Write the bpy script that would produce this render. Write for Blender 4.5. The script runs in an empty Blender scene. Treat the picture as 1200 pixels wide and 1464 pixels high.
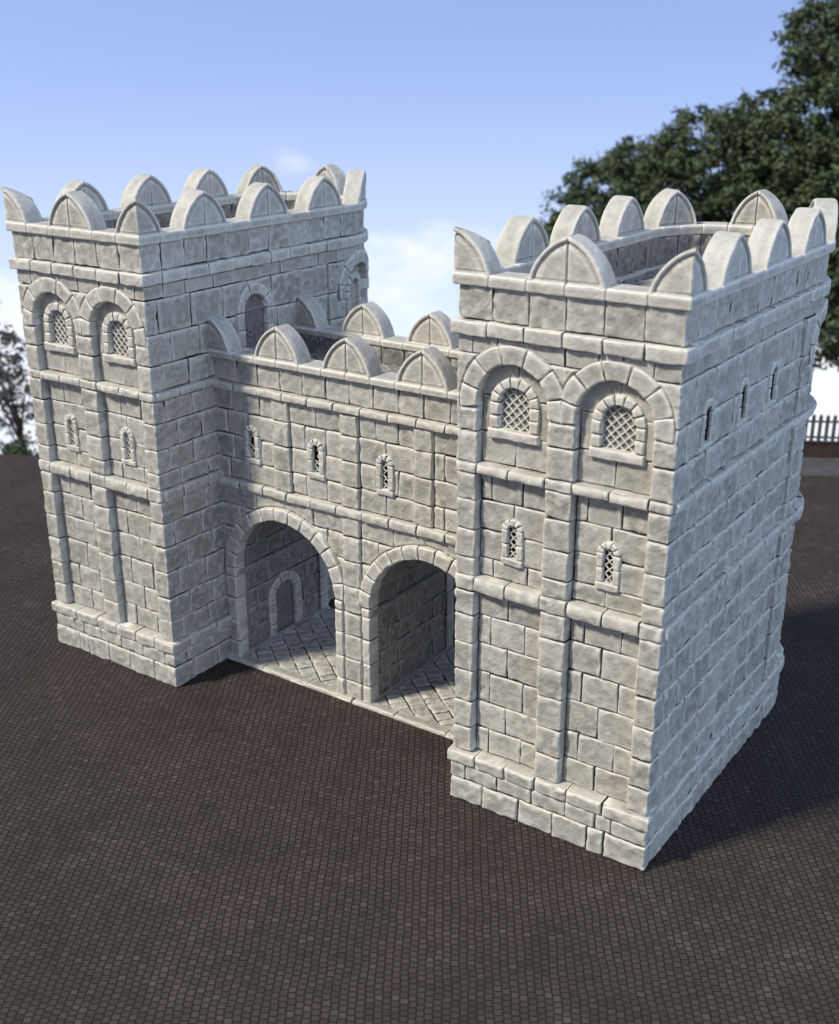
import bpy, math, random
import numpy as np
from mathutils import Vector

C = bpy.context.scene
COL = C.collection
PI = math.pi

# ------------------------------------------------------------------ helpers
def ss(a, b, x):
    t = np.clip((x - a) / (b - a), 0, 1)
    return t * t * (3 - 2 * t)

_prime = (np.uint64(73856093), np.uint64(19349663), np.uint64(83492791))
def _hash(ix, iy, iz):
    h = (ix.astype(np.int64).astype(np.uint64) * _prime[0]) ^ (iy.astype(np.int64).astype(np.uint64) * _prime[1]) ^ (iz.astype(np.int64).astype(np.uint64) * _prime[2])
    h = (h ^ (h >> np.uint64(13))) * np.uint64(0x9E3779B97F4A7C15)
    h = h ^ (h >> np.uint64(29))
    return (h & np.uint64(0xFFFFFF)).astype(np.float64) / 0xFFFFFF * 2 - 1

def vnoise(x, y, z):
    x, y, z = np.broadcast_arrays(np.asarray(x, float), np.asarray(y, float), np.asarray(z, float))
    fx, fy, fz = np.floor(x), np.floor(y), np.floor(z)
    tx, ty, tz = x - fx, y - fy, z - fz
    tx, ty, tz = [t * t * t * (t * (t * 6 - 15) + 10) for t in (tx, ty, tz)]
    r = 0
    for a in (0, 1):
        for b in (0, 1):
            for c in (0, 1):
                w = (tx if a else 1 - tx) * (ty if b else 1 - ty) * (tz if c else 1 - tz)
                r = r + w * _hash(fx + a, fy + b, fz + c)
    return r

def mesh_from(name, V, F, mat, parent=None, smooth=True, merge=0, mi=None, mat2=None):
    me = bpy.data.meshes.new(name)
    V = np.ascontiguousarray(V, dtype=np.float32)
    n4 = [f for f in F if f.shape[1] == 4]
    n3 = [f for f in F if f.shape[1] == 3]
    loops, starts, tot = [], [], 0
    for grp, k in ((n4, 4), (n3, 3)):
        for f in grp:
            loops.append(f.reshape(-1)); starts.append(tot + np.arange(len(f)) * k); tot += f.size
    loops = np.concatenate(loops).astype(np.int32); starts = np.concatenate(starts).astype(np.int32)
    me.vertices.add(len(V)); me.vertices.foreach_set('co', V.reshape(-1))
    me.loops.add(len(loops)); me.loops.foreach_set('vertex_index', loops)
    me.polygons.add(len(starts)); me.polygons.foreach_set('loop_start', starts)
    me.polygons.foreach_set('use_smooth', np.full(len(starts), smooth, dtype=bool))
    if mi is not None:
        sel = [np.concatenate([m_ for f, m_ in zip(F, mi) if f.shape[1] == k_] or [np.zeros(0, int)]) for k_ in (4, 3)]
        mm = np.concatenate(sel).astype(np.int32)
        me.polygons.foreach_set('material_index', mm)
    me.update(calc_edges=True); me.validate()
    if merge:
        import bmesh
        bm = bmesh.new(); bm.from_mesh(me)
        bmesh.ops.remove_doubles(bm, verts=bm.verts, dist=merge)
        bm.to_mesh(me); bm.free()
    me.materials.append(mat)
    if mi is not None: me.materials.append(mat2 or MORTAR)
    o = bpy.data.objects.new(name, me); COL.objects.link(o)
    if parent is not None: o.parent = parent
    return o

class MB:
    def __init__(self): self.V, self.F, self.n, self.I = [], [], 0, []
    def add(self, V, F, I=None):
        self.I.append(np.zeros(len(F), int) if I is None else I)
        self.V.append(np.asarray(V, float)); self.F.append(np.asarray(F, int) + self.n); self.n += len(V)
    def grid(self, P, flip=False, keep=None, I=None):
        a, b = P.shape[:2]
        idx = np.arange(a * b).reshape(a, b)
        q = np.stack([idx[:-1, :-1], idx[1:, :-1], idx[1:, 1:], idx[:-1, 1:]], -1)
        if keep is not None:
            q = q[keep]
            if I is not None: I = I[keep]
        q = q.reshape(-1, 4)
        if I is not None: I = I.reshape(-1)
        if flip: q = q[:, ::-1]
        self.add(P.reshape(-1, 3), q, I)
    def build(self, name, mat, parent=None, smooth=True, merge=0, mat2=None):
        return mesh_from(name, np.concatenate(self.V), self.F, mat, parent, smooth, merge, self.I if any(i.any() for i in self.I) else None, mat2)

def empty(name, loc=(0, 0, 0), parent=None):
    o = bpy.data.objects.new(name, None); COL.objects.link(o)
    o.location = loc; o.empty_display_size = .5
    if parent is not None: o.parent = parent
    return o

def tag(o, label=None, cat=None, group=None, kind=None):
    if label: o['label'] = label
    if cat: o['category'] = cat
    if group: o['group'] = group
    if kind: o['kind'] = kind
    return o

RNG = np.random.RandomState(11)

def edge_samples(a, b, bev, sp):
    L = b - a
    bv = min(bev, .3 * L)
    off = np.array([0, 0, .08, .3, .6, 1.0]) * bv
    n = max(1, int(math.ceil((L - 2 * bv) / sp)))
    mid = np.linspace(a + bv, b - bv, n + 1)[1:-1]
    return np.concatenate([a + off, mid, (b - off)[::-1]]), bv

def block(mb, M, u0, u1, v0, v1, base=0., skirt=.07, bev=.07, g=.0155, amp=.017, sp=.085,
          corners=(), mask=None, clampu=None, warp=.014, flip=False, bevd=None, vround=None, jit=.008, us=1.0, streak=0., mort='uv', carve=None, rag=0.):
    """one dressed stone: a pillowed height field over (u,v), mapped into space by M(u,v,d)"""
    sd = RNG.uniform(-500, 500)
    U, bu = edge_samples(u0 + g / us, u1 - g / us, bev / us, sp / us)
    V, bv = edge_samples(v0 + g, v1 - g, bev, sp)
    for c in corners:
        if u0 + .12 < c < u1 - .12:
            U = np.sort(np.concatenate([U[np.abs(U - c) > .05], c + np.array([-.07, -.05, -.03, -.012, 0.012, .03, .05, .07])]))
    uu, vv = np.meshgrid(U, V, indexing='ij')
    nu, nv = uu.shape
    eu = np.minimum(uu - U[0], U[-1] - uu) * us; ev = np.minimum(vv - V[0], V[-1] - vv)
    ui = (uu - u0) / (u1 - u0); vi = (vv - v0) / (v1 - v0)
    us_ = uu * us
    wob = .012 * vnoise(us_ * 5 + sd, vv * 5, sd)
    bb = bev * (1 + .45 * vnoise(us_ * 3.1 + sd, vv * 3.1, sd + 7))
    bd = (bevd if bevd is not None else bev * .8)
    def prof(e, b):
        t = np.clip(1 - np.maximum(e + wob * (e > .001), 0) / b, 0, 1)
        return -bd * (1 - np.sqrt(np.maximum(1 - t * t, 0)))
    d = base + RNG.uniform(-jit, jit) + np.maximum(prof(eu, bb) + prof(ev, bb), -1.35 * bd)
    if vround is not None:
        tv = np.abs(vi * 2 - 1)
        d = d - vround * (1 - np.sqrt(np.maximum(1 - tv ** 2.6, 0)))
    d = d + RNG.uniform(-1, 1) * .012 * (ui - .5) + RNG.uniform(-1, 1) * .012 * (vi - .5)
    n1 = vnoise(us_ * 2.3 + sd, vv * 2.3, sd + 3); n2 = vnoise(us_ * 5.1 + sd, vv * 5.1, sd + 5)
    n3 = vnoise(us_ * 11 + sd, vv * 11, sd + 9)
    d = d + amp * (.9 * n1 + 1.25 * n2 + .75 * n3)
    chip = np.clip(vnoise(us_ * 4 + sd, vv * 4, sd + 20) - .45, 0, 1) * np.exp(-np.minimum(eu, ev) / .06)
    d = d - .06 * chip
    if streak:
        d = d - streak * np.clip(vnoise(us_ * 9 + sd, vv * 1.6, sd + 2), 0, 1) * (1 - vi) ** 2
    if rag:
        d = d - rag * np.clip(vnoise(us_ * 5 + sd, vv * 3, sd + 60) + .55, 0, 1.3) * np.exp(-(ev * 0 + vv - V[0]) / .11)
    if carve:
        for (cu, cz, cR) in carve:
            ds = np.sqrt((uu - cu) ** 2 + (vv - cz) ** 2)
            d = d - .10 * (1 - ss(cR - .005, cR + .05, ds)) * (vv > cz - .25)
    # skirt rings
    d[0, :] = d[-1, :] = -skirt; d[:, 0] = d[:, -1] = -skirt
    # wandering joints
    cw = RNG.uniform(-warp, warp, (2, 4))
    bl = lambda c: c[0] * (1 - ui) * (1 - vi) + c[1] * ui * (1 - vi) + c[2] * (1 - ui) * vi + c[3] * ui * vi
    uw = uu + (bl(cw[0]) + .010 * vnoise(us_ * 2.5 + sd, vv * 2.5, sd + 31)) / us
    vw = vv + bl(cw[1]) + .010 * vnoise(us_ * 2.5 + sd, vv * 2.5, sd + 41)
    if clampu is not None: uw = np.clip(uw, clampu[0], clampu[1])
    keep = None
    if mask is not None:
        ins = mask(uw, vw)
        keep = ~(ins[:-1, :-1] & ins[1:, :-1] & ins[1:, 1:] & ins[:-1, 1:])
        if not keep.any(): return
    P = M(uw, vw, d)
    I = np.zeros((nu - 1, nv - 1), int)
    if 'u' in mort: I[0, :] = I[-1, :] = 1
    if 'v' in mort: I[:, 0] = I[:, -1] = 1
    mb.grid(P, flip, keep, I)

def row(mb, M, us_list, v0, v1, **k):
    for a, b in zip(us_list[:-1], us_list[1:]): block(mb, M, a, b, v0, v1, **k)

def arch_mask(openings):
    def f(u, v):
        r = np.zeros(u.shape, bool)
        for (uc, zb, zs, rad) in openings:
            r |= (np.abs(u - uc) < rad) & (v > zb) & (v < zs)
            r |= ((u - uc) ** 2 + (v - zs) ** 2 < rad * rad) & (v >= zs - .001)
        return r
    return f

def polar(M, uc, zs):
    def f(a, r, d): return M(uc + r * np.sin(a), zs + r * np.cos(a), d)
    return f

def voussoirs(mb, M, uc, zs, ri, ro, angles, flip=False, clamp=None, **k):
    def MM(a, r, d):
        u = uc + r * np.sin(a)
        if clamp is not None: u = np.clip(u, clamp[0], clamp[1])
        return M(u, zs + r * np.cos(a), d)
    rm = .5 * (ri + ro)
    for a, b in zip(angles[:-1], angles[1:]):
        block(mb, MM, a, b, ri, ro, flip=flip, us=rm, mort='u', warp=k.get('warp', .008), **{q: w for q, w in k.items() if q != 'warp'})

def surround(mb, M, uc, zb, zs, ri, w, nv, nj, flip=False, **k):
    """voussoir arch on two jambs"""
    k.setdefault('g', .012)
    voussoirs(mb, M, uc, zs, ri, ri + w, np.linspace(-PI / 2, PI / 2, nv + 1), flip=flip, **k)
    k.setdefault('g', .011)
    zz = np.linspace(zb, zs, nj + 1)
    for a, b in zip(zz[:-1], zz[1:]):
        block(mb, M, uc - ri - w, uc - ri, a, b, flip=flip, mort='v', **k)
        block(mb, M, uc + ri, uc + ri + w, a, b, flip=flip, mort='v', **k)

def lattice(mb, M, uc, zb, zs, r, depth, pitch, bar, hgt, flip=False, solid=True, sp=.018, broken=0.):
    nu = int(2 * r / sp) + 1; z1 = zs + r; nz = int((z1 - zb) / sp) + 1
    uu, vv = np.meshgrid(np.linspace(uc - r, uc + r, nu), np.linspace(zb, z1, nz), indexing='ij')
    sd = RNG.uniform(0, 90)
    def fam(t):
        f = np.abs((t / pitch) % 1 - .5) * pitch
        return np.clip(1 - (f / (bar * .5)) ** 2, 0, 1)
    q = 1 / math.sqrt(2)
    wx = uu + .008 * vnoise(uu * 6 + sd, vv * 6, sd); wv = vv + .008 * vnoise(uu * 6, vv * 6 + sd, sd)
    a, b = fam((wx - uc + (wv - zb)) * q), fam((wx - uc - (wv - zb)) * q)
    h = np.maximum(a, b) ** .5
    d = -depth + hgt * h
    P = M(uu, vv, d)
    keep = None
    inside = (vv < zs) | ((uu - uc) ** 2 + (vv - zs) ** 2 < (r * 1.04) ** 2)
    if not solid:
        bar_ = (h > .25) & inside
        if broken:
            bar_ &= vnoise(uu * 5 + sd, vv * 4, sd) < broken
        keep = bar_[:-1, :-1] | bar_[1:, 1:] | bar_[1:, :-1] | bar_[:-1, 1:]
    else:
        keep = inside[:-1, :-1] | inside[1:, 1:]
    hm = .25 * (h[:-1, :-1] + h[1:, :-1] + h[1:, 1:] + h[:-1, 1:])
    if keep.any(): mb.grid(P, flip, keep, (hm < .22).astype(int))

def sweep_blocks(mb, M, edges, prof, bev=.04, g=.012, sp=.12, amp=.010, corners=(), flip=False, us=1.0):
    """capstones: a closed section prof[(d,z)] swept along u between successive edges"""
    pr = np.array(prof); c = pr.mean(0)
    for a, b in zip(edges[:-1], edges[1:]):
        sd = RNG.uniform(-500, 500)
        U, bu = edge_samples(a + g / us, b - g / us, bev / us, sp / us)
        for cc in corners:
            if a + .12 < cc < b - .12:
                U = np.sort(np.concatenate([U[np.abs(U - cc) > .05], cc + np.array([-.07, -.05, -.03, -.012, .012, .03, .05, .07])]))
        n = len(U); sc = np.ones(n)
        e = np.minimum(U - U[0], U[-1] - U) * us
        t = np.clip(1 - e / bev, 0, 1)
        shr = bev * .7 * (1 - np.sqrt(np.maximum(1 - t * t, 0)))
        shr[0] = shr[-1] = 9
        loop = np.vstack([pr, pr[:1]])
        d = np.zeros((n, len(loop))); z = np.zeros_like(d)
        for i in range(n):
            v = loop - c; L = np.abs(v)
            vv = np.sign(v) * np.maximum(L - shr[i], 0)
            if shr[i] > 5: vv = v * 0
            d[i] = c[0] + vv[:, 0]; z[i] = c[1] + vv[:, 1]
        uu = np.repeat(U[:, None], len(loop), 1)
        nz = vnoise(uu * us * 2.6 + sd, d * 3, z * 3 + sd) * .8 + vnoise(uu * us * 6 + sd, d * 6, z * 6) * .6
        v = np.stack([d - c[0], z - c[1]], -1); ln = np.linalg.norm(v, axis=-1) + 1e-6
        k = (amp * nz) / ln; k[0] = k[-1] = 0; k[:, -1] = k[:, 0]
        d = d + v[..., 0] * k; z = z + v[..., 1] * k
        mb.grid(M(uu, z, d), flip)

def rrect(d0, d1, z0, z1, r=.05, nd=5, nz=3):
    pts = []
    def arc(cx, cy, a0):
        for i in range(4):
            a = a0 + i * PI / 6; pts.append((cx + r * math.cos(a), cy + r * math.sin(a)))
    arc(d1 - r, z0 + r, -PI / 2)
    for i in range(1, nz): pts.append((d1, z0 + r + (z1 - z0 - 2 * r) * i / nz))
    arc(d1 - r, z1 - r, 0)
    for i in range(1, nd): pts.append((d1 - r + (d0 - d1 + 2 * r) * i / nd, z1))
    arc(d0 + r, z1 - r, PI / 2)
    for i in range(1, nz): pts.append((d0, z1 - r - (z1 - z0 - 2 * r) * i / nz))
    arc(d0 + r, z0 + r, PI)
    for i in range(1, nd): pts.append((d0 + r + (d1 - d0 - 2 * r) * i / nd, z0))
    return pts

def half_merlon(mb, M, sgn, w, H, d0, d1, zb, flip=False, corner=False):
    """half an ogive merlon: outline arc, raised rim, sunk field; s runs from its middle (0) to its foot (w)"""
    sd = RNG.uniform(-500, 500)
    # circle through the foot, a point half way up and the tip
    P1, P2, P3 = np.array([w, 0.]), np.array([w * .755, H * .5]), np.array([0., H])
    A_ = 2 * np.array([P2 - P1, P3 - P1]); B_ = np.array([P2 @ P2 - P1 @ P1, P3 @ P3 - P1 @ P1])
    cxy = np.linalg.solve(A_, B_); k, c0 = -cxy[0], -cxy[1]; R = np.linalg.norm(P1 - cxy)
    fl = flip != (sgn < 0)
    g = 0. if corner else .02
    zr = np.concatenate([[0, .03, .055, .075, .10, .125, .15], np.linspace(.2, H * .78, 9), np.linspace(H * .82, H * .985, 8), [H]])
    q = np.array([0, 0, .10, .3, .6, 1.]) * .045
    qo = np.array([0, 0, .008, .025, .05, .07, .09, .108, .125, .145, .18])
    rows_s = []
    for z in zr:
        ww = max(math.sqrt(max(R * R - (z + c0) ** 2, 0)) - k, .003)
        sc = min(1, ww / .36)
        inner = g * sc + q * sc
        outer = ww - qo * sc
        mid = np.linspace(inner[-1], outer[-1], 8)[1:-1]
        rows_s.append(np.concatenate([inner, mid, outer[::-1]]))
    s = np.array(rows_s); z = np.repeat(zr[:, None], s.shape[1], 1)
    e_out = R - np.sqrt((s + k) ** 2 + (z + c0) ** 2)
    e_in = s - g
    groove = lambda x, c, wd: np.exp(-((x - c) / wd) ** 2)
    field = ss(.09, .16, e_out) * ss(.055, .11, z)
    def face(dd, out):
        sdd = sd + (0 if out else 50)
        h = -.036 * field - .062 * groove(e_out, .125, .032) * ss(.05, .1, z) - .055 * groove(z, .075, .028) * ss(.08, .12, e_out)
        t = np.clip(1 - np.maximum(e_out, 0) / .06, 0, 1); h = h - .05 * (1 - np.sqrt(1 - t * t))
        bi = .02 if corner else .045
        t = np.clip(1 - np.maximum(e_in, 0) / bi, 0, 1); h = h - bi * .9 * (1 - np.sqrt(1 - t * t))
        h = h + (.014 * vnoise(s * 2.6 + sdd, z * 2.6, sdd) + .010 * vnoise(s * 6 + sdd, z * 6, sdd) + .005 * vnoise(s * 12 + sdd, z * 12, sdd)) * ss(0, .05, e_out) * (ss(0, .1, e_in) if corner else 1)
        d = dd + (h if out else -h)
        if not corner: d[:, 0] = .5 * (d0 + d1)
        return d
    def MM(a_, z_, d_):
        if corner:
            dep = np.clip(d1 - d_, 0, d1 - d0)
            hz = zb + np.sqrt(np.maximum(R * R - (dep + k) ** 2, 0)) - c0 + .012
            cut = np.abs(a_) < dep
            z_ = np.where(cut, np.minimum(z_, hz), z_)
            a_ = np.sign(sgn) * np.maximum(np.abs(a_), dep)
        return M(a_, z_, d_)
    zw = z + zb
    do = face(d1, True); di = face(d0, False)
    so = s.copy(); so[:, 0] = s[:, 1]
    mb.grid(MM(sgn * so, zw, do)[:, :-1], not fl)
    mb.grid(MM(sgn * so, zw, di)[:, :-1], fl)
    # extrados between the two faces
    nt = 9
    t = np.linspace(0, 1, nt)
    sE = np.repeat(s[:, -2][:, None], nt, 1); zE = np.repeat(zr[:, None], nt, 1)
    dE = do[:, -2][:, None] * (1 - t) + di[:, -2][:, None] * t
    nrm = np.sqrt((sE + k) ** 2 + (zE + c0) ** 2)
    bump = (.020 * vnoise(sE * 2.2 + sd, zE * 2.2, dE * 2.2 + sd) + .010 * vnoise(sE * 5 + sd, zE * 5, dE * 5 + sd)) + .012
    bump = bump * np.sin(PI * t)[None, :] ** .6
    ed = ss(0, .25, H - zE)
    sE = sE + bump * (sE + k) / nrm * ed; zE = zE + bump * (zE + c0) / nrm * (.3 + .7 * ed)
    mb.grid(MM(sgn * sE, zE + zb, dE), not fl)

# ------------------------------------------------------------------ materials
def new_mat(name):
    m = bpy.data.materials.new(name); m.use_nodes = True
    nt = m.node_tree; bs = nt.nodes['Principled BSDF']
    return m, nt, bs

def nd(nt, t, **k):
    n = nt.nodes.new(t)
    for a, b in k.items():
        if a in n.inputs: n.inputs[a].default_value = b
        else: setattr(n, a, b)
    return n

def ramp(nt, src, stops):
    r = nt.nodes.new('ShaderNodeValToRGB')
    el = r.color_ramp.elements
    while len(el) < len(stops): el.new(.5)
    for e, (p, c) in zip(el, stops):
        e.position = p; e.color = (*c, 1) if len(c) == 3 else c
    nt.links.new(src, r.inputs['Fac'])
    return r

def flat_mat(name, c1, c2, scale, rough=.9):
    m, nt, bs = new_mat(name)
    tc = nd(nt, 'ShaderNodeTexCoord'); n = nd(nt, 'ShaderNodeTexNoise', Scale=scale, Detail=6, Roughness=.65)
    nt.links.new(tc.outputs['Object'], n.inputs['Vector'])
    r = ramp(nt, n.outputs['Fac'], [(.35, c1), (.65, c2)]); nt.links.new(r.outputs[0], bs.inputs['Base Color'])
    bs.inputs['Roughness'].default_value = rough; bs.inputs['Specular IOR Level'].default_value = .2
    return m
def stone_mat(name, tint=(1, 1, 1), lum=1.0, fine=1.0, dark=.70):
    m, nt, bs = new_mat(name)
    tc = nd(nt, 'ShaderNodeTexCoord')
    def noise(scale, detail=4, rough=.55, dist=0.):
        n = nd(nt, 'ShaderNodeTexNoise', Scale=scale, Detail=detail, Roughness=rough, Distortion=dist)
        nt.links.new(tc.outputs['Object'], n.inputs['Vector']); return n
    a = noise(1.1, 5, .6, .4); b = noise(6.5, 4, .55, .2); c = noise(22, 3)
    s = lambda v: tuple(v * lum * t for t in tint)
    ra = ramp(nt, a.outputs['Fac'], [(.28, s(.275)), (.72, s(.385))])
    rb = ramp(nt, b.outputs['Fac'], [(.28, (dark, dark, dark)), (.50, (.96, .96, .96)), (.75, (1.04, 1.04, 1.03))])
    mx = nd(nt, 'ShaderNodeMix', data_type='RGBA', blend_type='MULTIPLY'); mx.inputs['Factor'].default_value = 1
    geo = nd(nt, "ShaderNodeNewGeometry")
    ri = ramp(nt, geo.outputs['Random Per Island'], [(0., (.84, .835, .82)), (.5, (1., 1., 1.)), (1., (1.12, 1.12, 1.13))])   # stone to stone
    m0 = nd(nt, 'ShaderNodeMix', data_type='RGBA', blend_type='MULTIPLY'); m0.inputs['Factor'].default_value = 1
    nt.links.new(ra.outputs['Color'], m0.inputs['A']); nt.links.new(ri.outputs['Color'], m0.inputs['B'])
    nt.links.new(m0.outputs['Result'], mx.inputs['A']); nt.links.new(rb.outputs['Color'], mx.inputs['B'])
    # rubbed, paler arrises
    wr = ramp(nt, geo.outputs['Pointiness'], [(.498, (0, 0, 0)), (.545, (1, 1, 1))])
    m3 = nd(nt, 'ShaderNodeMix', data_type='RGBA'); nt.links.new(wr.outputs['Color'], m3.inputs['Factor'])
    nt.links.new(mx.outputs['Result'], m3.inputs['A']); m3.inputs['B'].default_value = (*s(.56), 1)
    nt.links.new(m3.outputs['Result'], bs.inputs['Base Color'])
    bs.inputs['Roughness'].default_value = .72
    bs.inputs['Specular IOR Level'].default_value = .35
    b1 = nd(nt, 'ShaderNodeBump', Strength=.6 * fine, Distance=.06); nt.links.new(b.outputs['Fac'], b1.inputs['Height'])
    b2 = nd(nt, 'ShaderNodeBump', Strength=.45 * fine, Distance=.016); nt.links.new(c.outputs['Fac'], b2.inputs['Height'])
    nt.links.new(b1.outputs['Normal'], b2.inputs['Normal']); nt.links.new(b2.outputs['Normal'], bs.inputs['Normal'])
    return m

MORTAR = flat_mat('old_mortar', (.06, .056, .052), (.12, .11, .10), 6)
STONE = stone_mat('pale_grey_stone', (1.0, .975, .855), 1.08)
DRESSED = stone_mat('dressed_stone', (1.0, .975, .86), 1.2, .9, .78)
GRIMY_SHADED = stone_mat('weathered_shaded_stone', (1.0, .98, .89), .64, 1.3, .42)  # weathered tone, plus shade of passages and decks put into the colour
FLAG = stone_mat('flagstone', (1.0, .98, .87), 1.0, 1.7)
WOOD = stone_mat('grey_door', (1, .97, .93), .48, 1.)
DARK, _nt, _b = new_mat('dark_interior'); _b.inputs['Base Color'].default_value = (.03, .03, .035, 1); _b.inputs['Roughness'].default_value = .9

# ------------------------------------------------------------------ tower plan
W, LS, RA = 5.76, 9.68, 2.88
PER = W + 2 * LS + PI * RA
CC = .055
def tower_map(ox, oy, mirror):
    def base(u, o):
        """point and normal of the outline offset by o"""
        u = np.mod(u + .5 * LS, PER) - .5 * LS          # (-LS/2 .. )
        x = np.zeros_like(u); y = np.zeros_like(u); nx = np.zeros_like(u); ny = np.zeros_like(u)
        f = (u >= 0) & (u <= W)
        x = np.where(f, -o + u / W * (W + 2 * o), x); y = np.where(f, -o, y); ny = np.where(f, -1., ny)
        t = np.clip((u - W) / LS, 0, 1); r = (u > W) & (u <= W + LS)
        x = np.where(r, W + o, x); y = np.where(r, -o + t * (LS + o), y); nx = np.where(r, 1., nx)
        l = (u < 0) | (u > W + LS + PI * RA)
        tl = np.where(u < 0, -u, PER - u) / LS
        x = np.where(l, -o, x); y = np.where(l, -o + tl * (LS + o), y); nx = np.where(l, -1., nx)
        a = (u - W - LS) / RA; p = (u > W + LS) & (u <= W + LS + PI * RA)
        x = np.where(p, W / 2 + (RA + o) * np.cos(a), x); y = np.where(p, LS + (RA + o) * np.sin(a), y)
        nx = np.where(p, np.cos(a), nx); ny = np.where(p, np.sin(a), ny)
        return x, y, nx, ny
    def M_o(o):
        def M(u, z, d):
            u = np.asarray(u, float)
            x, y, nx, ny = base(u, o)
            for uc in (0., W):
                du = np.mod(u - uc + PER / 2, PER) - PER / 2
                k = np.abs(du) < CC
                if k.any():
                    xa, ya, nax, nay = base(np.full_like(u, uc - CC), o); xb, yb, nbx, nby = base(np.full_like(u, uc + CC), o)
                    xc = (-o if uc == 0 else W + o); yc = -o
                    t = (du + CC) / (2 * CC)
                    x = np.where(k, (1 - t) ** 2 * xa + 2 * t * (1 - t) * xc + t * t * xb, x)
                    y = np.where(k, (1 - t) ** 2 * ya + 2 * t * (1 - t) * yc + t * t * yb, y)
                    n1, n2 = (1 - t) * nax + t * nbx, (1 - t) * nay + t * nby
                    ln = np.sqrt(n1 * n1 + n2 * n2) + 1e-9
                    mit = 1 / np.maximum(ln, .70)                    # keep a mitre when going inward
                    nx = np.where(k, n1 / ln * mit ** .0, nx); ny = np.where(k, n2 / ln * mit ** .0, ny)
                    dd = np.where(k & (d < -.05), -.05 + (d + .05) * 1.414, d)
                    d = dd
            X = x + nx * d; Y = y + ny * d
            if mirror: X = W - X
            return np.stack(np.broadcast_arrays(ox + X, oy + Y, z), -1)
        return M
    return M_o

COURSES = [1.62, 2.36, 3.17, 4.08, 4.92, 5.74, 6.45]
MID = [6.87, 7.38, 8.15, 8.97, 9.68]
S2, S1 = (6.45, 6.87), (9.68, 9.97)
UP = [9.97, 10.77, 11.70, 12.74]
PILS = [(0., .57), (2.51, 3.25), (5.19, W)]
PAN = [(.57, 2.51), (3.25, 5.19)]
APIL = [(8.5, 9.4), (11.3, 12.05), (13.83, LS + PI * RA / 2)]
APAN = [(9.4, 11.3), (12.05, 13.83)]
REC, AREC, APR = -.27, -.20, .09
SMID = LS + PI * RA / 2

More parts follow.
